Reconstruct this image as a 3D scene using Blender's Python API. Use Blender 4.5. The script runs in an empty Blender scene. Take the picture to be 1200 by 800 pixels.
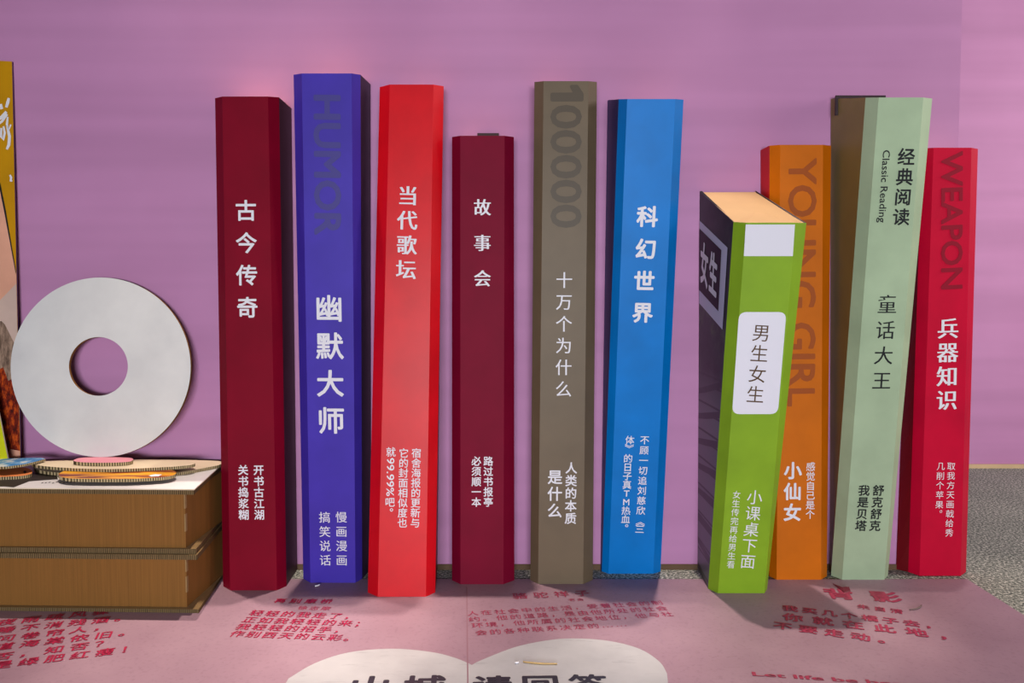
import bpy, bmesh, math, random
from mathutils import Vector, Matrix
random.seed(4)
SC = bpy.context.scene
COL = SC.collection

# ------------------------------------------------------------------ camera
F_PX, CX, CY, EYE = 933.0, 600.0, 383.5, 0.90       # focal length / principal point in px of the 1200x800 frame
PITCH = math.radians(2.67)
FWD = Vector((0, math.cos(PITCH), -math.sin(PITCH)))
UP = Vector((0, math.sin(PITCH), math.cos(PITCH)))


def ray(px, py):
    return Vector((1, 0, 0)) * ((px - CX) / F_PX) - UP * ((py - CY) / F_PX) + FWD


_r = ray(600, 667)
DIST = EYE * _r.y / -_r.z                            # camera to the wall face (y = 0)
EYEV = Vector((0, -DIST, EYE))


def P(px, py, Y):
    """point of the vertical plane standing Y metres in front of the wall"""
    d = ray(px, py)
    return EYEV + d * ((DIST - Y) / d.y)


def G(px, py, z=0.0):
    """point of the horizontal plane at height z"""
    d = ray(px, py)
    return EYEV + d * ((z - EYE) / d.z)


def on_plane(px, py, o, n):
    d = ray(px, py)
    return EYEV + d * ((o - EYEV).dot(n) / d.dot(n))


def X_at(px, Y, z):
    depth = (DIST - Y) * math.cos(PITCH) + (EYE - z) * math.sin(PITCH)
    return (px - CX) / F_PX * depth


cam = bpy.data.cameras.new('camera')
cam.sensor_width = 36
cam.lens = F_PX / 1200 * 36
cam.shift_y = (CY - 400) / 1200
cam.clip_start = 0.05
cam_o = bpy.data.objects.new('camera', cam)
cam_o.location = EYEV
cam_o.rotation_euler = (math.radians(90) - PITCH, 0, 0)
COL.objects.link(cam_o)
SC.camera = cam_o

# ------------------------------------------------------------------ light
SC.view_settings.view_transform = 'Standard'
SC.view_settings.look = 'None'
SC.view_settings.gamma = 1
SC.view_settings.exposure = 0.0
SC.view_settings.use_curve_mapping = False
w = bpy.data.worlds.new('world')
SC.world = w
w.use_nodes = True
w.node_tree.nodes['Background'].inputs[0].default_value = (0.86, 0.90, 1.0, 1)
w.node_tree.nodes['Background'].inputs[1].default_value = 0.035


def area(name, loc, target, sx, sy, power, col):
    L = bpy.data.lights.new(name, 'AREA')
    L.shape = 'RECTANGLE'
    L.size, L.size_y, L.energy, L.color = sx, sy, power, col
    o = bpy.data.objects.new(name, L)
    o.location = loc
    o.rotation_euler = (Vector(target) - Vector(loc)).to_track_quat('-Z', 'Y').to_euler()
    COL.objects.link(o)


def spot(name, loc, target, power, col, size=95, blend=0.5, radius=0.03):
    L = bpy.data.lights.new(name, 'SPOT')
    L.energy, L.color, L.spot_size, L.spot_blend, L.shadow_soft_size = power, col, math.radians(size), blend, radius
    o = bpy.data.objects.new(name, L)
    o.location = loc
    o.rotation_euler = (Vector(target) - Vector(loc)).to_track_quat('-Z', 'Y').to_euler()
    COL.objects.link(o)


area('front_fill', (0.1, -5.6, 0.80), (0, 0, 0.9), 1.8, 0.6, 218, (0.95, 0.97, 1.0))  # added fill for the book fronts, kept low to spare the floor
area('far_wall_fill', (3.4, -0.5, 1.9), (2.0, 1.45, 0.35), 1.2, 1.0, 46, (1.0, 0.93, 0.85))  # unseen fill added to brighten the far wall and the asphalt there
WARM = (1.0, 0.84, 0.70)
for lx, pw, sz in ((-1.00, 235, 34), (-0.62, 235, 26), (-0.08, 220, 28), (0.61, 240, 23), (1.45, 90, 26)):
    spot('downlight', (lx, -0.022, 3.0), (lx, -0.42, 0), pw, WARM, sz, 0.8, 0.018)


# ------------------------------------------------------------------ materials
def lin(c):
    c = c / 255
    return c / 12.92 if c <= 0.04045 else ((c + 0.055) / 1.055) ** 2.4


def rgb(r, g, b):
    return (lin(r), lin(g), lin(b), 1)


class NT:
    def __init__(self, name, rough=0.6, spec=0.3):
        self.m = bpy.data.materials.new(name)
        self.m.use_nodes = True
        self.t = self.m.node_tree
        self.b = self.t.nodes['Principled BSDF']
        self.b.inputs['Roughness'].default_value = rough
        self.b.inputs['Specular IOR Level'].default_value = spec
        self.co = self.t.nodes.new('ShaderNodeTexCoord')

    def n(self, kind, **kw):
        x = self.t.nodes.new(kind)
        for k, v in kw.items():
            if k in x.inputs:
                x.inputs[k].default_value = v
            else:
                setattr(x, k, v)
        return x

    def l(self, a, b):
        self.t.links.new(a, b)

    def coords(self, scale=(1, 1, 1)):
        mp = self.n('ShaderNodeMapping')
        mp.inputs['Scale'].default_value = scale
        self.l(self.co.outputs['Object'], mp.inputs[0])
        return mp.outputs[0]

    def noise(self, scale, detail=3, stretch=(1, 1, 1), rough=0.55):
        x = self.n('ShaderNodeTexNoise', Scale=scale, Detail=detail, Roughness=rough)
        self.l(self.coords(stretch), x.inputs['Vector'])
        return x.outputs['Fac']

    def ramp(self, fac, stops):
        r = self.n('ShaderNodeValToRGB')
        e = r.color_ramp.elements
        while len(e) < len(stops):
            e.new(0.5)
        for k, (p, c) in enumerate(stops):
            e[k].position, e[k].color = p, c
        self.l(fac, r.inputs[0])
        return r.outputs[0]

    def mix(self, a, b, fac, blend='MIX'):
        x = self.n('ShaderNodeMix', data_type='RGBA', blend_type=blend)
        for s, v in ((x.inputs[0], fac), (x.inputs[6], a), (x.inputs[7], b)):
            if hasattr(v, 'is_output'):
                self.l(v, s)
            else:
                s.default_value = v
        return x.outputs[2]

    def base(self, v):
        if hasattr(v, 'is_output'):
            self.l(v, self.b.inputs['Base Color'])
        else:
            self.b.inputs['Base Color'].default_value = v

    def bump(self, h, strength=0.2, dist=0.002):
        x = self.n('ShaderNodeBump', Strength=strength, Distance=dist)
        self.l(h, x.inputs['Height'])
        self.l(x.outputs[0], self.b.inputs['Normal'])


def paper(name, c, rough=0.5, spec=0.22, var=0.10, flute=True):
    """printed cardboard: slight mottling and the fine ripple of the flutes underneath"""
    k = NT(name, rough, spec)
    a = rgb(*c)
    dark = tuple(x * (1 - var) for x in a[:3]) + (1,)
    light = tuple(min(1, x * (1 + var)) for x in a[:3]) + (1,)
    k.base(k.ramp(k.noise(7, 5), [(0.3, dark), (0.7, light)]))
    if flute:
        k.bump(k.noise(160, 2, (0.5, 0.5, 1.6)), 0.10, 0.001)
    return k.m


def ink(name, c, rough=0.5):
    k = NT(name, rough, 0.3)
    k.base(rgb(*c))
    return k.m


def make_wall(name, c):
    k = NT(name, 0.62, 0.25)
    a = rgb(*c)
    band = k.ramp(k.noise(9, 2, (0.05, 1, 1.0)), [(0.35, tuple(x * 0.94 for x in a[:3]) + (1,)), (0.65, tuple(min(1, x * 1.06) for x in a[:3]) + (1,))])
    blot = k.ramp(k.noise(2.2, 4), [(0.3, (0.93, 0.90, 0.92, 1)), (0.7, (1, 1, 1, 1))])
    k.base(k.mix(band, blot, 1.0, 'MULTIPLY'))
    k.bump(k.noise(220, 2, (0.25, 1, 1)), 0.06, 0.001)
    return k.m


def make_asphalt():
    k = NT('asphalt', 0.85, 0.3)
    fine = k.ramp(k.noise(120, 2, rough=0.8), [(0.34, rgb(58, 62, 58)), (0.47, rgb(128, 134, 126)), (0.55, rgb(172, 175, 164)), (0.64, rgb(238, 236, 224))])
    big = k.ramp(k.noise(3.5, 4), [(0.3, (0.78, 0.80, 0.80, 1)), (0.7, (1, 1, 1, 1))])
    k.base(k.mix(fine, big, 1.0, 'MULTIPLY'))
    k.bump(k.noise(190, 3), 0.5, 0.004)
    return k.m


def make_vinyl():
    k = NT('pink_vinyl', 0.55, 0.3)
    a = k.ramp(k.noise(5, 5), [(0.3, rgb(155, 123, 139)), (0.7, rgb(168, 136, 151))])
    d = k.ramp(k.noise(90, 4), [(0.34, (0.90, 0.88, 0.90, 1)), (0.46, (1, 1, 1, 1))])
    k.base(k.mix(a, d, 1.0, 'MULTIPLY'))
    k.bump(k.noise(14, 4), 0.12, 0.004)
    return k.m


def make_scuffed_white():
    k = NT('scuffed_white_print', 0.55, 0.3)
    a = k.ramp(k.noise(6, 6), [(0.3, rgb(176, 175, 180)), (0.65, rgb(194, 193, 197))])
    d = k.ramp(k.noise(9, 5, (1, 5, 1), 0.7), [(0.30, (0.80, 0.80, 0.82, 1)), (0.42, (1, 1, 1, 1))])
    k.base(k.mix(a, d, 1.0, 'MULTIPLY'))
    return k.m


def make_kraft(name='kraft', c=(132, 90, 42)):
    k = NT(name, 0.75, 0.2)
    a = rgb(*c)
    s = k.ramp(k.noise(40, 3, (6, 1, 0.08)), [(0.3, tuple(x * 0.88 for x in a[:3]) + (1,)), (0.7, tuple(x * 1.1 for x in a[:3]) + (1,))])
    k.base(s)
    k.bump(k.noise(60, 2, (5, 1, 0.05)), 0.15, 0.001)
    return k.m


def make_flutes(name, lo, hi, scale):
    k = NT(name, 0.85, 0.1)
    wv = k.n('ShaderNodeTexWave', Scale=scale, Distortion=1.5, Detail=1.0)
    wv.wave_type = 'BANDS'
    wv.bands_direction = 'DIAGONAL'
    k.l(k.coords((1, 1, 0.02)), wv.inputs['Vector'])
    k.base(k.ramp(wv.outputs['Fac'], [(0.12, rgb(*lo)), (0.75, rgb(*hi))]))
    return k.m


M_WALL = make_wall('pink_wall_print', (192, 135, 180))
M_ASPH = make_asphalt()
M_VINYL = make_vinyl()
M_HEART = make_scuffed_white()
M_KRAFT = make_kraft()
M_FLUTE = make_flutes('corrugated_edge', (66, 54, 36), (188, 168, 130), 80.0)
M_FLUTE2 = make_flutes('brown_corrugated_edge', (56, 44, 28), (128, 106, 74), 120.0)
M_CREAM = paper('cream_board', (226, 208, 180), 0.7, 0.2, 0.06)
M_TOP = paper('bare_board_top', (186, 152, 112), 0.7, 0.2, 0.06)
M_BASE = paper('dark_wood_base', (98, 76, 58), 0.7, 0.2, 0.2)
M_BEIGE = paper('beige_base', (206, 176, 140), 0.7, 0.2, 0.12)
M_WHITEINK = ink('white_ink', (228, 226, 234))
M_DARKINK = ink('black_ink', (26, 28, 32))
M_GREYINK = ink('charcoal_ink', (52, 48, 62))
M_REDINK = ink('crimson_ink', (172, 30, 72))
M_REDINK2 = ink('faded_crimson_ink', (164, 54, 86))
M_BROWNINK = ink('brown_ink', (88, 62, 38))


# ------------------------------------------------------------------ object helpers
def link(name, verts, faces, mats, parent=None, mi=None, smooth=False):
    me = bpy.data.meshes.new(name)
    me.from_pydata([tuple(v) for v in verts], [], faces)
    for m in (mats if isinstance(mats, (list, tuple)) else [mats]):
        me.materials.append(m)
    if mi:
        for p, i in zip(me.polygons, mi):
            p.material_index = i
    bm = bmesh.new()
    bm.from_mesh(me)
    bmesh.ops.recalc_face_normals(bm, faces=bm.faces)
    bm.to_mesh(me)
    bm.free()
    if smooth:
        for p in me.polygons:
            p.use_smooth = True
    o = bpy.data.objects.new(name, me)
    COL.objects.link(o)
    if parent:
        o.parent = parent
        o.matrix_parent_inverse = Matrix.Translation(parent.location).inverted()
    return o


def flat(name, verts, faces, mat, parent):
    me = bpy.data.meshes.new(name)
    me.from_pydata([tuple(v) for v in verts], [], faces)
    me.materials.append(mat)
    o = bpy.data.objects.new(name, me)
    COL.objects.link(o)
    if parent:
        o.parent = parent
        o.matrix_parent_inverse = Matrix.Translation(parent.location).inverted()
    return o


def empty(name, loc):
    o = bpy.data.objects.new(name, None)
    o.empty_display_size = 0.05
    o.location = loc
    COL.objects.link(o)
    return o


def child(o, parent):
    """hang a part on another part of the same thing"""
    o.parent = parent
    o.matrix_parent_inverse = Matrix()
    return o


def tag(o, label, cat, group=None, kind=None):
    o['label'] = label
    o['category'] = cat
    if group:
        o['group'] = group
    if kind:
        o['kind'] = kind
    return o


def box_data(x0, x1, y0, y1, z0, z1):
    v = [(x, y, z) for z in (z0, z1) for x, y in ((x0, y0), (x1, y0), (x1, y1), (x0, y1))]
    f = [(0, 3, 2, 1), (4, 5, 6, 7), (0, 1, 5, 4), (1, 2, 6, 5), (2, 3, 7, 6), (3, 0, 4, 7)]
    return v, f


def structure(name, dims, mat):
    v, f = box_data(*dims)
    o = link(name, v, f, mat)
    o['kind'] = 'structure'
    return o


def slab(name, outline, n, thick, mats, parent=None):
    """a board: outline points (3D, coplanar) extruded by -n*thick; materials face, back, edge"""
    k = len(outline)
    v = [Vector(p) for p in outline] + [Vector(p) - n * thick for p in outline]
    f = [tuple(range(k)), tuple(range(2 * k - 1, k - 1, -1))]
    mi = [0, 1]
    for i in range(k):
        j = (i + 1) % k
        f.append((i, k + i, k + j, j))
        mi.append(2)
    return link(name, v, f, mats, parent, mi)


def smooth_loop(pts, sub=5, closed=True):
    out = []
    k = len(pts)
    for i in range(k if closed else k - 1):
        p0, p1, p2, p3 = (Vector(pts[(i + d) % k] if closed else pts[max(0, min(k - 1, i + d))]) for d in (-1, 0, 1, 2))
        for s in range(sub):
            t = s / sub
            out.append(0.5 * ((2 * p1) + (p2 - p0) * t + (2 * p0 - 5 * p1 + 4 * p2 - p3) * t * t + (3 * p1 - p0 - 3 * p2 + p3) * t ** 3))
    if not closed:
        out.append(Vector(pts[-1]))
    return out


# ------------------------------------------------------------------ lettering
_glyphs = {}


def glyph(s):
    key = s
    if key not in _glyphs:
        cu = bpy.data.curves.new('lettering', 'FONT')
        cu.body = s
        cu.size = 1
        cu.resolution_u = 3
        o = bpy.data.objects.new('lettering', cu)
        COL.objects.link(o)
        dg = bpy.context.evaluated_depsgraph_get()
        dg.update()
        me = bpy.data.meshes.new_from_object(o.evaluated_get(dg))
        _glyphs[key] = ([(v.co.x, v.co.y) for v in me.vertices], [tuple(p.vertices) for p in me.polygons])
        bpy.data.objects.remove(o)
        bpy.data.curves.remove(cu)
        bpy.data.meshes.remove(me)
    return _glyphs[key]


def _disc(r, k=8):
    return [(0, 0)] + [(r * math.cos(2 * math.pi * i / k), r * math.sin(2 * math.pi * i / k)) for i in range(k)]


# stroke weights: copies of a glyph a hair apart, together a heavier stroke
STYLES = {'reg': [(0, 0)], 'med': _disc(0.010, 6), 'bold': _disc(0.019), 'black': _disc(0.030),
          'song': [(-0.007, 0), (0.007, 0)], 'songbold': [(-0.026, 0), (-0.012, 0), (0, 0), (0.012, 0), (0.026, 0)]}


# a plain numeral one with a flag
_glyphs['\u2160'] = ([(0.21, 0.0), (0.36, 0.0), (0.36, 0.72), (0.21, 0.72), (0.03, 0.60), (0.03, 0.45), (0.21, 0.54)], [(0, 1, 2, 3, 6), (3, 4, 5, 6)])


class Ink:
    """collects the glyphs of one block of lettering lying on one plane"""

    def __init__(self, o, n, lift=0.0009):
        self.o, self.n, self.v, self.f = Vector(o), Vector(n).normalized(), [], []
        self.lift = lift

    def at(self, px, py):
        return on_plane(px, py, self.o, self.n)

    def put(self, s, style, origin, right, up, centre):
        gv, gf = glyph(s)
        for lay, (sx, sy) in enumerate(STYLES[style]):
            b = len(self.v)
            for x, y in gv:
                self.v.append(origin + right * (x - centre[0] + sx) + up * (y - centre[1] + sy) + self.n * (self.lift + 0.00006 * lay))
            self.f += [tuple(i + b for i in q) for q in gf]

    def column(self, s, a, b, size, style='reg', wide=1.0, turn=''):
        """upright characters, one under the other, first centred at pixel a and last at pixel b"""
        A, B = self.at(*a), self.at(*b)
        d = (B - A).normalized()
        sc = (B - A).length / math.dist(a, b)
        up = -d
        right = up.cross(self.n)
        for i, ch in enumerate(s):
            p = A.lerp(B, i / max(1, len(s) - 1))
            k = size * sc
            if ch in turn:
                self.put(ch, style, p, d * k, self.n.cross(d) * k, (0.5, 0.38))
            elif ord(ch) < 256:
                gv, _ = glyph(ch)
                xs = [q[0] for q in gv]
                self.put(ch, style, p, right * k * wide, up * k, ((min(xs) + max(xs)) / 2, 0.36))
            elif ch in '。，':
                self.put(ch, style, p, right * k * wide, up * k, (0.25, 0.1))
            else:
                self.put(ch, style, p, right * k * wide, up * k, (0.5, 0.38))
        return self

    def row(self, s, a, b, size=0.92, style='reg', tall=1.0):
        """characters side by side, first centred at pixel a and last at pixel b; size in steps"""
        A, B = self.at(*a), self.at(*b)
        d = (B - A).normalized()
        step = (B - A).length / (len(s) - 1)
        up = self.n.cross(d)
        for i, ch in enumerate(s):
            p = A + d * step * i
            c = (0.5, 0.38) if ch not in '。，；！？' else (0.5, 0.38)
            self.put(ch, style, p, d * step * size, up * step * size * tall, c)
        return self

    def word(self, s, a, b, cap, style='reg'):
        """a line of letters running from pixel a to pixel b (ends of the word), turned to that direction"""
        A, B = self.at(*a), self.at(*b)
        L = (B - A).length
        d = (B - A) / L
        up = self.n.cross(d)
        sc = L / math.dist(a, b)
        gv, _f = glyph(s)
        x0, x1 = min(q[0] for q in gv), max(q[0] for q in gv)
        capv, _f = glyph('H')
        ch = max(q[1] for q in capv)
        kx, ky = L / (x1 - x0), cap * sc / ch
        self.put(s, style, A, d * kx, up * ky, (x0, ch / 2))
        return self

    def done(self, name, mat, parent, label=None):
        o = flat(name, self.v, self.f, mat, parent)
        if label:
            o['label'] = label
        return o


# ------------------------------------------------------------------ setting
FAR = -G(1170, 548).y                                 # the wall further back, seen at the right edge
WALL_R = P(1125, 100, 0).x
structure('floor', (-6, 6, -6, 4, -0.05, 0), M_ASPH)
structure('wall_back', (-3.2, WALL_R, 0, 0.10, 0.017, 2.9), M_WALL)
structure('wall_far', (-3.2, 5.5, -FAR, -FAR + 0.10, 0.02, 3.4), M_WALL)
structure('baseboard_back', (-3.2, WALL_R, -0.004, 0.09, 0, 0.018), M_BASE)
structure('baseboard_far', (-3.2, 5.5, -FAR - 0.012, -FAR + 0.09, 0, 0.02), M_BEIGE)

# printed vinyl sheet on the ground
SHEET_Z = 0.002
sx1 = 0.5 * (G(1131, 677).x + G(1200, 722).x)
sy1 = G(700, 679).y
mat_e = tag(empty('floor_sheet', (0, -1.0, 0)), 'pink printed vinyl sheet with red verses and a white heart on the ground', 'floor sheet')
v, f = box_data(-2.6, sx1, -2.5, sy1, 0.0003, SHEET_Z)
link('vinyl', v, f, M_VINYL, mat_e)
ZN = Vector((0, 0, 1))
SO = Vector((0, 0, SHEET_Z))
hp = [(338, 795), (369, 777), (408, 764.5), (459, 760), (506, 764), (534, 771), (553, 779)]
hq = [(553, 779), (565, 773), (604, 758), (643, 750), (675, 748), (714, 751), (749, 760), (772.6, 775), (781.6, 789)]
loop = smooth_loop([G(*p, SHEET_Z) for p in hp], 5, False) + smooth_loop([G(*p, SHEET_Z) for p in hq], 5, False)[1:]
tip = [G(779, 815, SHEET_Z), G(735, 870, SHEET_Z), G(560, 960, SHEET_Z), G(390, 885, SHEET_Z), G(333, 820, SHEET_Z)]
loop += smooth_loop([G(781.6, 789, SHEET_Z)] + tip + [G(338, 795, SHEET_Z)], 4, False)[1:-1]
ht = flat('heart', [p + ZN * 0.0004 for p in loop], [tuple(range(len(loop)))][::-1], M_HEART, mat_e)
ht['label'] = 'scuffed white heart'


def floor_ink():
    return Ink(SO, ZN, 0.0009)


t = floor_ink()
t.row('夜雨疏风骤', (8, 729), (119, 717), 0.80, 'bold')
t.row('睡不消残酒。', (7, 738), (145, 724), 0.80, 'bold')
t.row('问卷帘人，', (7, 748), (120, 735), 0.80, 'bold')
t.row('道海棠依旧。', (5, 757.5), (150, 741), 0.80, 'bold')
t.row('否，知否？', (4, 769), (122, 754), 0.80, 'bold')
t.row('是绿肥红瘦！', (3, 779), (152, 760.5), 0.80, 'bold')
t.done('verse', M_REDINK, mat_e, 'red verse beside the box stack')
t = floor_ink()
t.row('再别康桥', (328.7, 704), (382.7, 704.7), 0.78, 'bold')
t.row('徐志摩', (355, 712.3), (382, 713), 0.85, 'reg')
t.row('轻轻的我走了，', (301, 718.3), (412, 722.5), 0.9, 'med')
t.row('正如我轻轻的来；', (293, 726.2), (424, 731), 0.9, 'med')
t.row('我轻轻的招手，', (285.5, 734.3), (400, 738.5), 0.9, 'med')
t.row('作别西天的云彩。', (278.5, 742.7), (412, 748), 0.9, 'med')
t.done('verse', M_REDINK, mat_e, 'red verse in front of the dark red and violet books')
t = floor_ink()
t.row('骆驼祥子', (609.3, 698.4), (682, 695.2), 0.75, 'med')
t.row('老舍', (670, 702.8), (680, 702.6), 0.9, 'reg')
t.row('人在社会中的生活，受着社会的制', (554, 718.6), (769.7, 706.2), 0.9, 'reg')
t.row('约。他的道路，是由他所处的社会', (556, 725.5), (775, 712.8), 0.9, 'reg')
t.row('环境，他所属的社会地位，他与社', (559.5, 732.7), (781.6, 719.6), 0.9, 'reg')
t.row('会的各种联系决定的……', (563.8, 741.3), (727, 731.5), 0.9, 'reg')
t.done('verse', M_REDINK2, mat_e, 'thin red prose above the white heart')
t = floor_ink()
t.row('背影', (983.5, 696), (1037.7, 699.3), 0.68, 'black')
t.row('朱自清', (1011.7, 711.2), (1050.7, 716.2), 0.82, 'bold')
t.row('我买几个橘子去，', (926, 713), (1093, 733.5), 0.85, 'black')
t.row('你就在此地，', (929.3, 723.7), (1112, 745.5), 0.72, 'black')
t.row('不要走动。', (917.4, 733.5), (1040, 750.6), 0.78, 'black')
t.done('verse', M_REDINK2, mat_e, 'heavy red verse in front of the pale green book')
t = floor_ink()
t.word('Let life be beautiful like', (882, 789.5), (1180, 810), 10, 'songbold')
t.word('flowers', (880, 803), (960, 809), 10, 'songbold')
t.done('verse', M_REDINK2, mat_e, 'red english verse at the right')
t = floor_ink()
t.row('山城', (433, 804), (497, 803.3), 0.80, 'black')
t.row('请回答', (577, 803), (690, 801.5), 0.84, 'black')
t.row('··', (537, 803.2), (538, 803.2), 40, 'black')
child(t.done('slogan', M_GREYINK, mat_e, 'dark slogan across the heart'), ht)
sm = []
for (a, b) in (((547, 688), (548.5, 830)), ((212, 693.5), (204, 702.5))):
    A, B = G(*a, SHEET_Z), G(*b, SHEET_Z)
    q = (B - A).normalized().cross(ZN) * 0.0016
    sm += [A - q, A + q, B + q, B - q]
flat('crease', [p + ZN * 0.0007 for p in sm], [(3, 2, 1, 0), (7, 6, 5, 4)], ink('crease_tone', (150, 112, 126)), mat_e)  # seam and crease drawn as thin strips a little darker than the sheet


# ------------------------------------------------------------------ standing books
def strip(name, tops, bots, ct, cb, mat, parent, th=0.007, rows=14):
    """a folded board standing along the polyline (tops over bots), th thick towards the book's inside"""
    k = len(tops)
    v, f = [], []
    for r in range(rows + 1):
        s = r / rows
        c = cb.lerp(ct, s)
        ring_o = [b.lerp(a, s) for a, b in zip(tops, bots)]
        ring_i = []
        for p in ring_o:
            d = Vector((c.x - p.x, c.y - p.y, 0))
            ring_i.append(p + d.normalized() * th * 1.35)
        v += ring_o + ring_i
    W = 2 * k
    for r in range(rows):
        a, b = r * W, (r + 1) * W
        for i in range(k - 1):
            f.append((a + i, a + i + 1, b + i + 1, b + i))
            f.append((a + k + i + 1, a + k + i, b + k + i, b + k + i + 1))
        f.append((a, b, b + k, a + k))
        f.append((a + k - 1, a + 2 * k - 1, b + 2 * k - 1, b + k - 1))
    for i in range(k - 1):
        f.append((i, k + i, k + i + 1, i + 1))
        e = rows * W
        f.append((e + i, e + i + 1, e + k + i + 1, e + k + i))
    return link(name, v, f, mat, parent)


class Book:
    def __init__(self, label, top, bot, ytop, spine, side, cham=0.034, sides=None, zb=SHEET_Z, yback=0.003, top_mat=None):
        """top/bot: pixel x of back-left, left fold, panel left, panel right, right fold, back-right; top rows given as (x, y)"""
        BLt, SLt, CLt, CRt, SRt, BRt = top
        BLb, SLb, CLb, CRb, SRb, BRb, yb = bot
        ycl = 0.5 * (CLt[1] + CRt[1])
        cl, cr = P(CLt[0], ycl, ytop), P(CRt[0], ycl, ytop)
        z = cl.z
        sl, sr = P(*SLt, ytop - cham), P(*SRt, ytop - cham)
        if BLt:
            bl = P(*BLt, yback)
        else:
            bl = Vector((sl.x + 0.012, -yback, sl.z))
        if BRt:
            br = P(*BRt, yback)
        else:
            br = Vector((sr.x - 0.012, -yback, sr.z))
        ybot = -G(600, yb, zb).y
        pts = []
        for px, y in ((BLb, yback), (SLb, max(ybot - cham, 0.02)), (CLb, ybot), (CRb, ybot), (SRb, max(ybot - cham, 0.02)), (BRb, yback)):
            pts.append(None if px is None else Vector((X_at(px, y, zb), -y, zb)))
        if pts[0] is None:
            pts[0] = Vector((pts[1].x + 0.012, -yback, zb))
        if pts[5] is None:
            pts[5] = Vector((pts[4].x - 0.012, -yback, zb))
        self.T = [bl, sl, cl, cr, sr, br]
        self.B = pts
        ct = sum(self.T, Vector()) / 6
        cb = sum(self.B, Vector()) / 6
        self.e = tag(empty('standing_book', (cb.x, cb.y, zb)), label, 'giant book', 'giant cardboard books standing along the pink wall')
        T, B = self.T, self.B
        self.spine = strip('spine', T[1:5], B[1:5], ct, cb, spine, self.e)
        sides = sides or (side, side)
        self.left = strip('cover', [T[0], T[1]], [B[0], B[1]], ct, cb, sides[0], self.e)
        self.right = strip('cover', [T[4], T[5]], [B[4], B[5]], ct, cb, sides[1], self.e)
        tp = [p.lerp(ct, 0.03) - ZN * 0.0015 for p in T]
        mean = sum(tp, Vector()) / 6
        v = tp + [mean] + [p - ZN * 0.006 for p in tp] + [mean - ZN * 0.006]
        fs = []
        for i in range(6):
            j = (i + 1) % 6
            fs += [(i, j, 6), (7 + j, 7 + i, 13), (j, i, 7 + i, 7 + j)]
        self.top = link('top_panel', v, fs, top_mat or M_TOP, self.e)
        self.n = (cr - cl).cross(pts[2] - cl).normalized()
        if self.n.y > 0:
            self.n = -self.n
        self.o = cl

    def ink(self):
        return Ink(self.o, self.n)

    def patch(self, name, px, mat, lift=0.0006, label=None):
        pts = [on_plane(x, y, self.o, self.n) + self.n * lift for x, y in px]
        o = flat(name, pts, [tuple(range(len(pts) - 1, -1, -1))], mat, self.e)
        if label:
            o['label'] = label
        return o

    def tab(self, a, b, mat, h=0.012, y=0.02):
        A, B = P(*a, y), P(*b, y)
        v, f = box_data(A.x, B.x, -y - 0.006, -y, A.z - 0.06, A.z)
        link('cardboard_tab', v, f, mat, self.e)


def rounded(quad, r, k=5):
    """pixel quad (tl, tr, br, bl) with rounded corners"""
    out = []
    q = [Vector((*p, 0)) for p in quad]
    for i in range(4):
        p, a, b = q[i], q[i - 1], q[(i + 1) % 4]
        u = (a - p).normalized() * r
        w_ = (b - p).normalized() * r
        for s in range(k + 1):
            t_ = s / k
            c = (p + u) * (1 - t_) ** 2 + p * 2 * t_ * (1 - t_) + (p + w_) * t_ ** 2
            out.append((c.x, c.y))
    return out


DARKSIDE = paper('dark_cover', (58, 44, 50), 0.6, 0.2)
# 1 dark red, next to the box stack
m1 = paper('deep_red_print', (124, 0, 32), 0.6, 0.12)
b = Book('dark red giant book beside the box stack with bold white title', (None, (252, 115), (260.5, 113), (314, 113), (327, 114), (341.5, 127)),
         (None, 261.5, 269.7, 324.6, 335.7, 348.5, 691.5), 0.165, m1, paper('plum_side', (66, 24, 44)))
b.ink().column('古今传奇', (288.3, 246.5), (290, 360), 25.5, 'bold').done('title', M_WHITEINK, b.e)
b.ink().column('开书古江湖', (303.2, 550.4), (304, 602.8), 12.5, 'bold').column('关书捣浆糊', (285, 550.4), (285.8, 602.8), 12.5, 'bold').done('tagline', M_WHITEINK, b.e)

# 2 violet
m2 = paper('violet_print', (66, 48, 168), 0.48, 0.2)
b = Book('violet giant book with a faint english word running down the top', (None, (344, 87.5), (353.5, 86), (412, 86), (422.4, 87.5), (434.3, 99)),
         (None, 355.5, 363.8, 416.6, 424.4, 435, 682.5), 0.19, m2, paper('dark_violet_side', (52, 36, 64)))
b.ink().word('HUMOR', (383.4, 112.5), (384.2, 274.5), 29.5, 'black').done('large_word', ink('slate_violet_ink', (62, 54, 134)), b.e)
b.ink().column('幽默大师', (385.6, 361), (387.9, 492.4), 33, 'bold').done('title', M_WHITEINK, b.e)
b.ink().column('慢画漫画', (400, 605.6), (400.5, 656), 13.5, 'song').column('搞笑说话', (380.5, 605.8), (381.3, 656), 13.5, 'song').done('tagline', M_WHITEINK, b.e)

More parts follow.
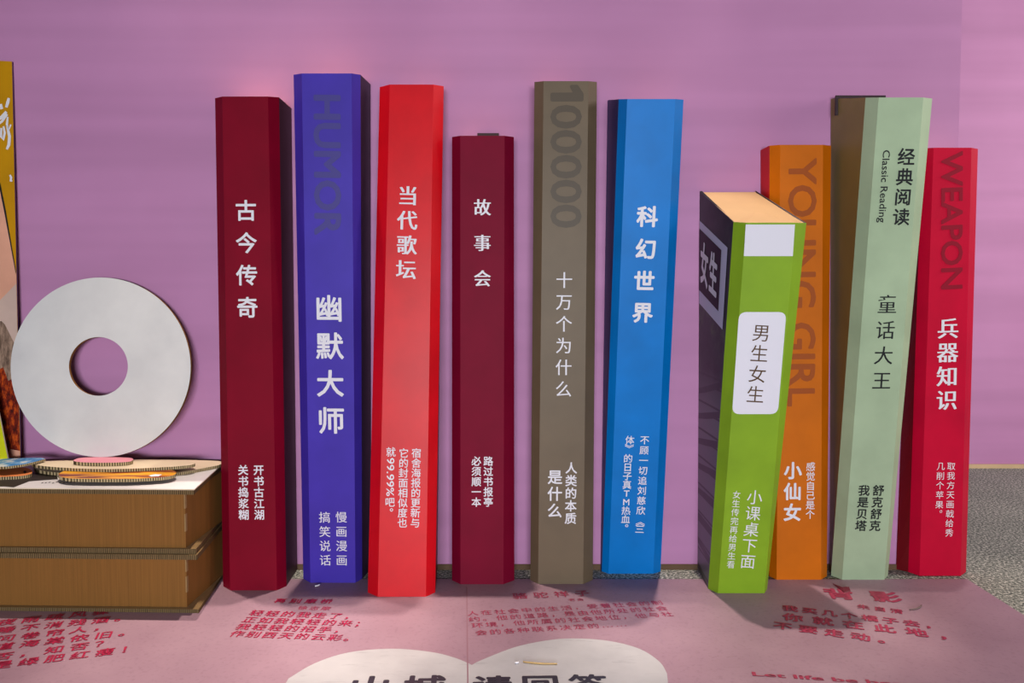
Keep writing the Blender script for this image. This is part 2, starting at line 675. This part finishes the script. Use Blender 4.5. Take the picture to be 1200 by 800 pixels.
# 3 bright red
m3 = paper('bright_red_print', (216, 8, 26), 0.42, 0.3)
b = Book('bright red giant book standing furthest forward, right of the violet one', (None, (445, 102), (456.8, 99), (508, 99), (520, 101), None),
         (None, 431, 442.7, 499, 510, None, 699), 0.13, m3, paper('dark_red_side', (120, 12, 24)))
b.ink().column('当代歌坛', (478, 229.2), (476, 315.7), 24, 'songbold').done('title', M_WHITEINK, b.e)
k = b.ink()
k.column('宿舍海报的更新与', (488, 530.6), (486.6, 612.3), 11.8, 'med').column('它的封面相似度也', (473.2, 530.6), (471.6, 612.3), 11.8, 'med')
k.column('就', (458.2, 529.3), (458.2, 540), 11.8, 'med').word('99.99%', (457.9, 536.5), (457.2, 581), 8.4, 'med')
k.column('吧', (457, 588), (457, 598), 11.8, 'med').column('。', (459.5, 597), (459.5, 610), 11.8, 'med').done('tagline', M_WHITEINK, b.e)

# 4 short dark red
m4 = paper('wine_red_print', (120, 6, 42), 0.6, 0.12)
b = Book('short wine red giant book between the bright red and the brown ones', (None, (529.7, 160.5), (539.4, 159), (591.3, 159), (602.2, 160.5), None),
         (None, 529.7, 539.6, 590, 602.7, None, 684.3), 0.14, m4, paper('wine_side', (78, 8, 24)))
b.ink().column('故事会', (565.3, 242.8), (565.3, 326), 20.5, 'songbold').done('title', M_WHITEINK, b.e)
b.ink().column('路过书报亭', (572.2, 540), (572.2, 588), 11.5, 'bold').column('必须顺一本', (558.2, 540), (558.2, 588), 11.5, 'bold').done('tagline', M_WHITEINK, b.e)
b.tab((559.5, 156.3), (584.7, 156.3), DARKSIDE)

# 5 brown
m5 = paper('taupe_print', (106, 90, 70), 0.5, 0.3)
b = Book('brown giant book with a large faint number down its top', (None, (626.3, 96), (637, 95), (689.5, 95), (699.5, 96), None),
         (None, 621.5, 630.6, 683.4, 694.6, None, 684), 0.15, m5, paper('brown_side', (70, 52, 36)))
b.ink().word('\u2160', (663.5, 101), (663.5, 117.5), 34.5, 'black').word('00000', (663.4, 124), (663.3, 266), 34.5, 'bold').done('large_word', ink('dark_taupe_ink', (82, 70, 56)), b.e)
b.ink().column('十万个为什么', (661.2, 328), (660.3, 455.5), 20, 'song').done('title', M_WHITEINK, b.e)
b.ink().column('人类的本质', (669.4, 548), (668.6, 607), 14, 'bold').column('是什么', (650.4, 558.6), (650, 597.8), 17.5, 'bold').done('tagline', M_WHITEINK, b.e)

# 6 blue
m6 = paper('sky_blue_print', (0, 118, 202), 0.48, 0.2)
b = Book('bright blue giant book leaning out at the top', ((712, 117.6), (725, 116.2), (735, 116), (791.4, 116), (801, 116.8), None),
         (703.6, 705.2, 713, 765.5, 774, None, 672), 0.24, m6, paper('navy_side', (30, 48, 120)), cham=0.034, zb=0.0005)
b.ink().column('科幻世界', (758.6, 253.6), (753, 366), 25, 'black').done('title', M_WHITEINK, b.e)
k = b.ink()
k.column('不顾一切追刘慈欣', (755.4, 515.3), (750.9, 597.8), 10.5, 'med').column('《三', (750.4, 611), (749.7, 619.6), 10.5, 'med', turn='《')
k.column('体》', (738, 515.3), (737.2, 525), 10.5, 'med', turn='》').column('的日子真TM热血', (736, 536.8), (733, 608), 10.5, 'med').column('。', (735, 615.5), (734.6, 625), 10.5, 'med')
k.done('tagline', M_WHITEINK, b.e)

# 7 orange
m7 = paper('orange_print', (202, 104, 2), 0.5, 0.2)
b = Book('orange giant book half hidden behind the lime green one', ((891.3, 176), (901.8, 170.5), (914.4, 169.6), (964.5, 169.6), (973.9, 170.6), None),
         (893, 901.5, 910, 962, 969, None, 679), 0.105, m7, paper('rust_side', (150, 66, 6)), cham=0.03,
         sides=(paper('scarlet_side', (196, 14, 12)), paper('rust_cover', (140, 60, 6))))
b.ink().word('YOUNG GIRL', (940.5, 186), (938.6, 475), 31, 'bold').done('large_word', ink('burnt_orange_ink', (160, 74, 6)), b.e)
b.ink().column('小仙女', (929, 551), (928.4, 600), 21, 'black').done('title', M_WHITEINK, b.e)
b.ink().column('感觉自己是个', (949.8, 546.5), (949.2, 602.5), 11, 'med').done('tagline', M_WHITEINK, b.e)

# 8 lime green, leaning
m8 = paper('lime_print', (130, 166, 34), 0.5, 0.2)
kk = NT('night_photo_print', 0.4, 0.35)
grad = kk.ramp(kk.noise(7, 6, (1, 1, 1), 0.7), [(0.35, rgb(22, 24, 30)), (0.55, rgb(44, 48, 50)), (0.72, rgb(70, 96, 56))])
br_ = kk.n('ShaderNodeTexBrick', Scale=9.0)
br_.inputs['Color1'].default_value = rgb(104, 104, 110)
br_.inputs['Color2'].default_value = rgb(92, 94, 100)
br_.inputs['Mortar'].default_value = rgb(40, 40, 46)
br_.inputs['Mortar Size'].default_value = 0.03
mp_ = kk.n('ShaderNodeMapping')
mp_.inputs['Rotation'].default_value = (math.radians(90), 0, math.radians(70))
kk.l(kk.co.outputs['Object'], mp_.inputs[0])
kk.l(mp_.outputs[0], br_.inputs['Vector'])
sep = kk.n('ShaderNodeSeparateXYZ')
kk.l(kk.co.outputs['Object'], sep.inputs[0])
hf = kk.ramp(sep.outputs['Z'], [(0.52, (1, 1, 1, 1)), (0.66, (0, 0, 0, 1))])
kk.base(kk.mix(grad, br_.outputs['Color'], hf))
b = Book('lime green giant book with white title label, in front of the orange one',
         ((820, 224), (859.5, 260), (874.5, 260.8), (932.5, 260.8), (945, 261.2), (885.5, 223.7)),
         (817.5, 829.7, 841.3, 896, 899, 886, 694.8), 0.30, m8, m8, cham=0.036, sides=(kk.m, DARKSIDE))
b.patch('blank_label', [(873.8, 263), (931.5, 263), (929, 300), (871.6, 300)], ink('white_print', (222, 220, 232)))
tl = b.patch('title_label', rounded([(866, 365.5), (921.5, 365.5), (911.5, 485), (857.8, 485)], 9), ink('white_label_print', (226, 224, 236)))
k = b.ink()
k.lift = 0.0014
child(k.column('男生女生', (892, 389.8), (885, 462), 21.5, 'reg').done('title', M_BROWNINK, b.e), tl)
b.ink().column('小课桌下面', (884.3, 582.2), (876.3, 657.4), 18, 'reg').column('女生传完再给男生看', (863.3, 579.4), (856.3, 661), 9.6, 'reg').done('tagline', M_WHITEINK, b.e)


def side_patch(bk, name, uv, mat, lift):
    """a print on the left cover: u from the wall edge (0) to the spine fold (1), w from the foot (0) to the top (1)"""
    T, B = bk.T, bk.B
    pts = []
    for u, w_ in uv:
        a, c = B[0].lerp(B[1], u), T[0].lerp(T[1], u)
        q = a.lerp(c, w_)
        nrm = (T[1] - T[0]).cross(B[0] - T[0]).normalized()
        if nrm.x > 0:
            nrm = -nrm
        pts.append(q + nrm * lift)
    return pts


def side_poly(bk, name, quad, mat, lift, parent, grid=8):
    (u0, w0a), (u1, w1a), (u1b, w1b), (u0b, w0b) = quad
    v, f = [], []
    for i in range(grid + 1):
        for j in range(grid + 1):
            s, t_ = i / grid, j / grid
            uu = (u0 * (1 - s) + u1 * s) * (1 - t_) + (u0b * (1 - s) + u1b * s) * t_
            ww = (w0a * (1 - s) + w1a * s) * (1 - t_) + (w0b * (1 - s) + w1b * s) * t_
            v += side_patch(bk, name, [(uu, ww)], mat, lift)
    for i in range(grid):
        for j in range(grid):
            a = i * (grid + 1) + j
            f.append((a, a + 1, a + grid + 2, a + grid + 1))
    return flat(name, v, f, mat, parent)


cl_ = side_poly(b, 'cover_label', [(0.02, 0.925), (0.90, 0.925), (0.90, 0.71), (0.02, 0.71)], ink('lilac_label_print', (196, 196, 218)), 0.0012, b.e)
child(side_poly(b, 'label_field', [(0.02, 0.905), (0.74, 0.905), (0.74, 0.745), (0.02, 0.745)], ink('dark_plum_label', (36, 22, 34)), 0.0022, b.e), cl_)
tv, tf = [], []
for ch, uc in (('女', 0.22), ('生', 0.53)):
    gv, gf = glyph(ch)
    for lay, (sx, sy) in enumerate(_disc(0.03, 8)):
        base = len(tv)
        for x, y in gv:
            tv += side_patch(b, '', [(uc + (x + sx - 0.5) * 0.28, 0.825 + (y + sy - 0.38) * 0.115)], None, 0.0034 + 0.00006 * lay)
        tf += [tuple(i + base for i in q) for q in gf]
child(flat('cover_lettering', tv, tf, M_WHITEINK, b.e), cl_)

# 9 pale green
m9 = paper('sage_print', (164, 184, 152), 0.5, 0.3)
b = Book('pale sage green giant book with black lettering', ((973.6, 116), (1014.3, 114.4), (1029.8, 114.2), (1082, 114.2), (1092.5, 115.4), None),
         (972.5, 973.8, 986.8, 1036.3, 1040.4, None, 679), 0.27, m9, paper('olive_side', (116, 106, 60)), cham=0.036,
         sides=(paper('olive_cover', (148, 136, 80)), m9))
b.ink().column('经典阅读', (1062, 183.5), (1056, 254), 21, 'bold').word('Classic Reading', (1038.8, 176), (1033.3, 260.5), 8.2, 'med').done('heading', M_DARKINK, b.e)
b.ink().column('童话大王', (1039.8, 356.3), (1033, 445.7), 23, 'song').done('title', M_DARKINK, b.e)
b.ink().column('舒克舒克', (1029.3, 574.3), (1025.2, 615.6), 13.2, 'bold').column('我是贝塔', (1012.4, 574.3), (1008.7, 615.6), 13.2, 'bold').done('tagline', M_DARKINK, b.e)
b.tab((978.6, 112.2), (1037, 112.2), DARKSIDE, y=0.05)

# 10 crimson, at the right end
m10 = paper('crimson_print', (194, 0, 48), 0.48, 0.2)
b = Book('crimson giant book at the right end of the row', ((1069, 174), (1080.5, 174), (1094, 173), (1138.5, 173), (1146, 174.5), None),
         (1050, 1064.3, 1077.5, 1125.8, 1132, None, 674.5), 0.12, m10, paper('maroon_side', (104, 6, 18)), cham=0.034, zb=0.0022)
b.ink().word('WEAPON', (1115.6, 178), (1115.2, 338), 24, 'bold').done('large_word', ink('dark_crimson_ink', (142, 0, 36)), b.e)
b.ink().column('兵器知识', (1110.8, 384.6), (1109.3, 468.4), 25, 'songbold').done('title', M_WHITEINK, b.e)
b.ink().column('取我方天画戟给秀', (1114.6, 546), (1112.2, 623.8), 9.8, 'reg').column('几削个苹果', (1102.3, 546), (1100.6, 591), 9.8, 'reg').column('。', (1103, 599), (1103, 609), 9.8, 'reg').done('tagline', M_WHITEINK, b.e)

# ------------------------------------------------------------------ lying books (the box stack)
fr = G(233, 719)
YAW = math.radians(1.6)
EX = Vector((-math.cos(YAW), math.sin(YAW), 0))       # towards the left along the front
EY = Vector((math.sin(YAW), math.cos(YAW), 0))        # towards the wall
DEPTH = -fr.y - 0.045


def lbox(name, a0, a1, d0, d1, z0, z1, mats, parent, mi, skew=0.15):
    c = [fr + EX * a + EY * d for a, d in ((a1, d0), (a0 + skew * d0, d0), (a0 + skew * d1, d1), (a1, d1))]
    v = [Vector((p.x, p.y, z)) for z in (z0, z1) for p in c]
    f = [(0, 3, 2, 1), (4, 5, 6, 7), (0, 1, 5, 4), (1, 2, 6, 5), (2, 3, 7, 6), (3, 0, 4, 7)]
    return link(name, v, f, mats, parent, mi)


M_COVER = make_kraft('cover_board_paper', (150, 122, 82))
for lab, z0, z1, z2, z3, sh in (('giant brown cardboard book lying flat on the ground, lower of the stack', 0.0022, 0.0125, 0.152, 0.166, 0.0),
                               ('giant brown cardboard book lying flat, upper of the stack under the cutouts', 0.167, 0.181, 0.335, 0.349, 0.006)):
    e = tag(empty('lying_book', (fr.x, fr.y, z0)), lab, 'giant book', 'giant cardboard books lying in a stack')
    lbox('cover', sh, 1.15, sh, DEPTH, z0, z1, [M_COVER, M_FLUTE2], e, [0, 0, 1, 1, 1, 1])
    pb = lbox('page_block', 0.040, 1.15, 0.016, DEPTH - 0.02, z1, z2, [M_KRAFT], e, [0] * 6, 0.0)
    for q0, q1 in ((0.30, 0.62), (0.72, 0.98)):
        child(lbox('corner_tab', 0.0392, 0.0425, 0.0150, 0.026, z1 + (z2 - z1) * q0, z1 + (z2 - z1) * q1, [M_COVER], e, [0] * 6, 0.0), pb)
    lbox('cover', sh + 0.002, 1.15, 0.001, DEPTH, z2, z3, [M_COVER, M_FLUTE2], e, [0, 0, 1, 1, 1, 1])

# printed white sheet over the upper cover
ZT = 0.349
mk = NT('white_sheet_print', 0.45, 0.3)
mk.base(mk.ramp(mk.noise(5, 4), [(0.3, rgb(206, 204, 208)), (0.7, rgb(226, 224, 226))]))
sheet = tag(empty('printed_sheet', (fr.x, fr.y, ZT)), 'white printed board with a black picture covering the top of the box stack', 'board')
lbox('board', 0.004, 1.12, -0.006, DEPTH - 0.01, ZT + 0.0004, ZT + 0.0034, [mk.m, M_CREAM], sheet, [0, 0, 1, 1, 1, 1])
zt = ZT + 0.0034
pic = [(-40, 571), (5, 570), (16, 571), (24, 568), (34, 564), (52, 562.5), (68, 561.5), (66, 557), (50, 553), (-40, 551)]
flat('black_picture', [G(x, y, zt) + ZN * 0.0004 for x, y in pic], [tuple(range(len(pic)))], ink('black_picture_ink', (44, 36, 34)), sheet)
rng = random.Random(9)
gv_, gf_ = [], []
for i in range(11):
    x = 48 + i * 4.2
    y = 566.5 - 0.12 * i + rng.uniform(-0.6, 0.6)
    q = [(x, y), (x + 2.6, y - 0.5), (x + 3.2, y - 1.3), (x + 0.8, y - 1.0)]
    n0 = len(gv_)
    gv_ += [G(a, c, zt) + ZN * 0.0004 for a, c in q]
    gf_.append((n0, n0 + 1, n0 + 2, n0 + 3))
flat('brush_marks', gv_, gf_, M_DARKINK, sheet)

CG = 'cardboard cutouts piled on the box stack'


def cutout(name, label, px, z, th, face, sub=4, group=CG, back_limit=0.012):
    pts = smooth_loop([G(x, y, z + th) for x, y in px], sub)
    for p in pts:
        p.y = min(p.y, -back_limit)
    return tag(slab(name, pts, ZN, th, [face, M_KRAFT, M_FLUTE]), label, 'cutout', group)


Z1 = zt + 0.0006
cutout('cardboard_cutout', 'widest cream cardboard piece at the bottom of the cutout pile', [(40, 547), (48, 551), (68, 553.5), (110, 555.5), (165, 556), (208, 553.5), (240, 548), (258, 544), (256, 540), (200, 538.5), (80, 538.5), (44, 541)], Z1, 0.009, M_CREAM)
ky = NT('yellow_red_print', 0.4, 0.35)
ky.base(ky.ramp(ky.noise(14, 3, (0.35, 2.4, 1)), [(0.40, rgb(120, 24, 14)), (0.5, rgb(222, 146, 8)), (0.62, rgb(240, 172, 16))]))
yc = cutout('cardboard_cutout', 'yellow and dark red printed cardboard piece at the front of the pile', [(69, 557), (80, 560.2), (110, 561), (150, 561), (180, 559.6), (197, 558), (206, 555), (203, 551), (180, 548), (140, 547), (90, 548), (72, 553)], Z1 + 0.0095, 0.009, ky.m)
wpx = [(174, 557.2), (182, 555.4), (190, 556), (186, 558), (177, 558.4)]
wp = flat('white_spot', [G(x, y, Z1 + 0.0185) + ZN * 0.0005 for x, y in wpx], [tuple(range(len(wpx)))], M_WHITEINK, None)
wp.parent = yc
cutout('cardboard_cutout', 'long plain cream cardboard piece under the pink one', [(37, 542.6), (52, 546), (90, 548.6), (132, 549.4), (180, 547.8), (215, 545.6), (228, 543.2), (222, 540.6), (180, 539.4), (132, 539), (80, 539.4), (46, 540.6)], Z1 + 0.0190, 0.009, M_CREAM)
pk = cutout('cardboard_cutout', 'small pink cardboard piece under the white ring', [(86, 539.5), (96, 541.4), (120, 542), (148, 541.2), (156, 538.4), (150, 536), (120, 535.4), (95, 536.2)], Z1 + 0.0285, 0.0105, paper('pink_board', (232, 150, 168), 0.6, 0.2))
og = cutout('cardboard_cutout', 'orange cardboard piece with a black eye at the left edge', [(-30, 558.5), (10, 558.2), (28, 557), (37, 554.5), (36, 550), (24, 547.5), (-30, 547.5)], Z1, 0.009, paper('salmon_orange_board', (228, 136, 78), 0.6, 0.2))
ev = [G(29 + 1.7 * math.cos(a), 553 + 1.5 * math.sin(a), Z1 + 0.009) + ZN * 0.0005 for a in [i * math.pi / 5 for i in range(10)]]
ey = flat('eye', ev, [tuple(range(9, -1, -1))], M_DARKINK, None)
ey.parent = og
kb = NT('blue_white_print', 0.5, 0.3)
kb.base(kb.ramp(kb.noise(26, 3, (1, 1, 1)), [(0.45, rgb(66, 140, 206)), (0.52, rgb(120, 180, 226)), (0.58, rgb(214, 220, 224))]))
p0 = Vector((G(40, 540, Z1 + 0.0375).x, -0.15, Z1 + 0.0375))
nb = Vector((-0.06, 0.0, 1)).normalized()
bpx = [(-60, 548), (8, 546.5), (30, 543.5), (44, 540), (53, 537.3), (48, 536), (20, 536.5), (-60, 540.5)]
bo = [on_plane(x, y, p0, nb) for x, y in bpx]
tag(slab('cardboard_cutout', bo, nb, 0.007, [kb.m, M_KRAFT, M_FLUTE]), 'blue and white cardboard piece tilted up at the left edge', 'cutout', CG)

# white ring leaning against the wall
kw = NT('white_board', 0.55, 0.3)
kw.base(kw.ramp(kw.noise(9, 5), [(0.3, rgb(204, 203, 204)), (0.7, rgb(216, 215, 215))]))
zb_ = Z1 + 0.0392
rb = P(118, 540, 0.125)
rb.z = zb_
top_y = 0.030
rt = P(118, 325, top_y)
ax = (rt - rb)
R = ax.length / 2
upv = ax.normalized()
cen = rb + ax * 0.5
rx = Vector((1, 0, 0))
nr = rx.cross(upv).normalized()
if nr.y > 0:
    nr = -nr
hc = on_plane(115.3, 429, cen, nr)
Rh = 0.5 * (on_plane(150, 429, cen, nr) - on_plane(81, 429, cen, nr)).length
RX = 0.5 * (on_plane(224, 432, cen, nr) - on_plane(13, 432, cen, nr)).length
N = 96
v, f, mi = [], [], []
TH = 0.011
for i in range(N):
    a = 2 * math.pi * i / N
    o_ = cen + rx * RX * math.cos(a) + upv * R * math.sin(a)
    i_ = hc + rx * Rh * math.cos(a) + upv * Rh * math.sin(a)
    v += [o_, i_, o_ - nr * TH, i_ - nr * TH]
for i in range(N):
    a, c = 4 * i, 4 * ((i + 1) % N)
    f += [(a, c, c + 1, a + 1), (a + 2, a + 3, c + 3, c + 2), (a, a + 2, c + 2, c), (a + 1, c + 1, c + 3, a + 3)]
    mi += [0, 1, 1, 1]
tag(link('cardboard_ring', v, f, [kw.m, M_KRAFT], None, mi), 'big white cardboard ring leaning on the pink wall above the box stack', 'ring')

# poster at the left edge, and the board in front of its foot
A = [P(-60, 68, 0.010), P(14, 72, 0.010), P(24, 541, 0.045), P(-60, 541, 0.045)]
zpost = zt + 0.0006
for q in (2, 3):
    A[q].z = zpost
np_ = (A[1] - A[0]).cross(A[3] - A[0]).normalized()
if np_.y > 0:
    np_ = -np_
poster = tag(empty('poster_board', (A[2].x, A[2].y, zpost)), 'tall yellow poster board with white brush writing at the left edge', 'poster')
slab('board', A, np_, 0.006, [paper('ochre_print', (196, 140, 4), 0.45, 0.3), M_KRAFT, paper('purple_edge', (84, 50, 96))], poster)


def on_poster(name, px, mat, lift):
    return flat(name, [on_plane(x, y, A[1], np_) + np_ * lift for x, y in px], [tuple(range(len(px) - 1, -1, -1))], mat, poster)


def pr(y):      # x of the poster's right edge at row y
    return 14 + (y - 72) * 10 / 469 - 0.1


on_poster('beige_picture', [(-50, 190), (0, 216), (6, 245), (pr(318), 318), (pr(536), 536), (-50, 536)], paper('peach_print', (226, 164, 138), 0.5, 0.3), 0.0006)
on_poster('beige_picture', [(-50, 370), (0, 352), (pr(332), 332), (pr(520), 520), (-50, 520)], paper('pale_beige_print', (206, 178, 166), 0.5, 0.3), 0.0010)
kf = NT('flower_print', 0.45, 0.3)
kf.base(kf.ramp(kf.noise(30, 5, (2.5, 1, 1), 0.7), [(0.35, rgb(30, 10, 12)), (0.5, rgb(120, 30, 14)), (0.62, rgb(206, 84, 20)), (0.75, rgb(90, 60, 50))]))
on_poster('flower_picture', [(-50, 420), (-6, 436), (4, 430), (10, 446), (pr(440), 440), (pr(528), 528), (12, 526), (8, 536), (-50, 536)], kf.m, 0.0014)
kg = NT('smoke_print', 0.45, 0.3)
kg.base(kg.ramp(kg.noise(22, 5, (4, 1, 1), 0.7), [(0.35, rgb(92, 72, 60)), (0.65, rgb(176, 146, 126))]))
on_poster('smoke_picture', [(-50, 385), (2, 376), (6, 380), (12, 392), (pr(410), 410), (pr(441), 441), (10, 447), (4, 431), (-6, 437), (-50, 421)], kg.m, 0.0013)
on_poster('black_line', [(-2, 212), (0.5, 214), (7, 246), (pr(318), 318), (pr(318) - 0.3, 321), (6, 252)], M_DARKINK, 0.0016)


def stroke(pts, w0, lift=0.0018):
    vv, ff = [], []
    for i, (x, y) in enumerate(pts):
        p = Vector((x, y, 0))
        a = Vector((*pts[max(0, i - 1)], 0))
        c = Vector((*pts[min(len(pts) - 1, i + 1)], 0))
        d = (c - a).normalized()
        q = Vector((-d.y, d.x, 0)) * w0 * (0.6 + 0.5 * math.sin(math.pi * (i + 0.5) / len(pts)))
        vv += [p - q, p + q]
    for i in range(len(pts) - 1):
        ff.append((2 * i, 2 * i + 1, 2 * i + 3, 2 * i + 2))
    return vv, ff


sv, sf = [], []
for pts, w0 in (([(10.8, 115), (9.6, 120), (7.8, 126)], 1.3), ([(1, 122), (2.5, 128)], 1.4), ([(-3, 140), (2, 138), (8, 131)], 1.5), ([(-3, 147), (3, 142), (9, 134)], 1.0),
                ([(9.5, 137), (8.5, 146), (11, 152), (13, 146)], 1.0), ([(2, 150), (1.5, 160), (4, 164), (6, 156), (4.5, 148)], 1.1), ([(9, 148), (11.5, 160), (10.8, 170), (8.3, 175)], 1.3),
                ([(12, 205), (13.5, 208), (13, 212), (15, 212)], 1.0)):
    a, c = stroke(pts, w0 * 1.3)
    n0 = len(sv)
    sv += [on_plane(p.x, p.y, A[1], np_) + np_ * 0.0018 for p in a]
    sf += [tuple(i + n0 for i in q) for q in c]
flat('brush_writing', sv, sf, M_WHITEINK, poster)
Bq = [P(-60, 380, 0.075), P(-22, 380, 0.075), P(11, 541, 0.105), P(-60, 541, 0.105)]
for q in (2, 3):
    Bq[q].z = zpost
nq = (Bq[1] - Bq[0]).cross(Bq[3] - Bq[0]).normalized()
if nq.y > 0:
    nq = -nq
tag(slab('leaning_board', Bq, nq, 0.006, [paper('yellow_green_print', (206, 204, 20), 0.45, 0.3), M_KRAFT, M_CREAM]), 'yellow green board slanting in front of the poster foot', 'board')


# ------------------------------------------------------------------ small litter on the ground
def rod(name, a, b, r, mat, bend=0.0, seg=8, ring=7):
    A_, B_ = Vector(a), Vector(b)
    d = (B_ - A_).normalized()
    s = d.cross(ZN).normalized()
    u = s.cross(d)
    v, f = [], []
    for i in range(seg + 1):
        t_ = i / seg
        c = A_.lerp(B_, t_) + s * bend * math.sin(math.pi * t_)
        rr = r * (0.75 + 0.25 * math.sin(math.pi * t_))
        for j in range(ring):
            q = 2 * math.pi * j / ring
            v.append(c + s * rr * math.cos(q) + u * rr * math.sin(q))
    for i in range(seg):
        for j in range(ring):
            k_ = (j + 1) % ring
            f.append((i * ring + j, i * ring + k_, (i + 1) * ring + k_, (i + 1) * ring + j))
    f += [tuple(range(ring - 1, -1, -1)), tuple(seg * ring + j for j in range(ring))]
    return link(name, v, f, mat, None, None, True)


zs = SHEET_Z + 0.0028
M_STRAW = ink('dry_straw', (196, 164, 112), 0.7)
tag(rod('straw', G(613, 775, zs), G(653, 777.4, zs), 0.0022, M_STRAW, 0.004), 'thin dry straw lying on the white heart', 'straw')
tag(rod('dry_leaf', G(1066, 714, zs), G(1080, 709, zs), 0.0024, ink('dry_leaf_grey', (120, 100, 98), 0.8), 0.006), 'grey dry leaf sliver right of the torn flap', 'leaf')
tag(rod('paper_scrap', G(369, 686.5, zs), G(375, 684.5, zs), 0.0024, M_WHITEINK, 0.002), 'tiny white paper scrap below the violet book', 'scrap')
tag(rod('paper_scrap', G(603.5, 776.2, zs), G(608, 775.6, zs), 0.0024, M_WHITEINK, 0.001), 'tiny white scrap at the left end of the straw', 'scrap')
# torn, lifted flap of the sheet
fl = [G(976, 684.5, SHEET_Z), G(987, 690, SHEET_Z), G(995, 690.5, SHEET_Z), G(997, 693.5, SHEET_Z), G(990, 695, SHEET_Z)]
vt = [fl[0] + ZN * 0.001, fl[1] + ZN * 0.004, fl[2] + ZN * 0.007, fl[3] + ZN * 0.002, fl[4] + ZN * 0.001]
v = [*vt, *[p + Vector((0.0, 0.0015, 0.0015)) for p in vt]]
f = [(0, 1, 4), (1, 2, 3, 4), (5, 9, 6), (6, 9, 8, 7)] + [(i, (i + 1) % 5, 5 + (i + 1) % 5, 5 + i) for i in range(5)]
link('torn_flap', v, f, ink('torn_vinyl_red', (110, 30, 52)), mat_e)['label'] = 'torn curled flap'
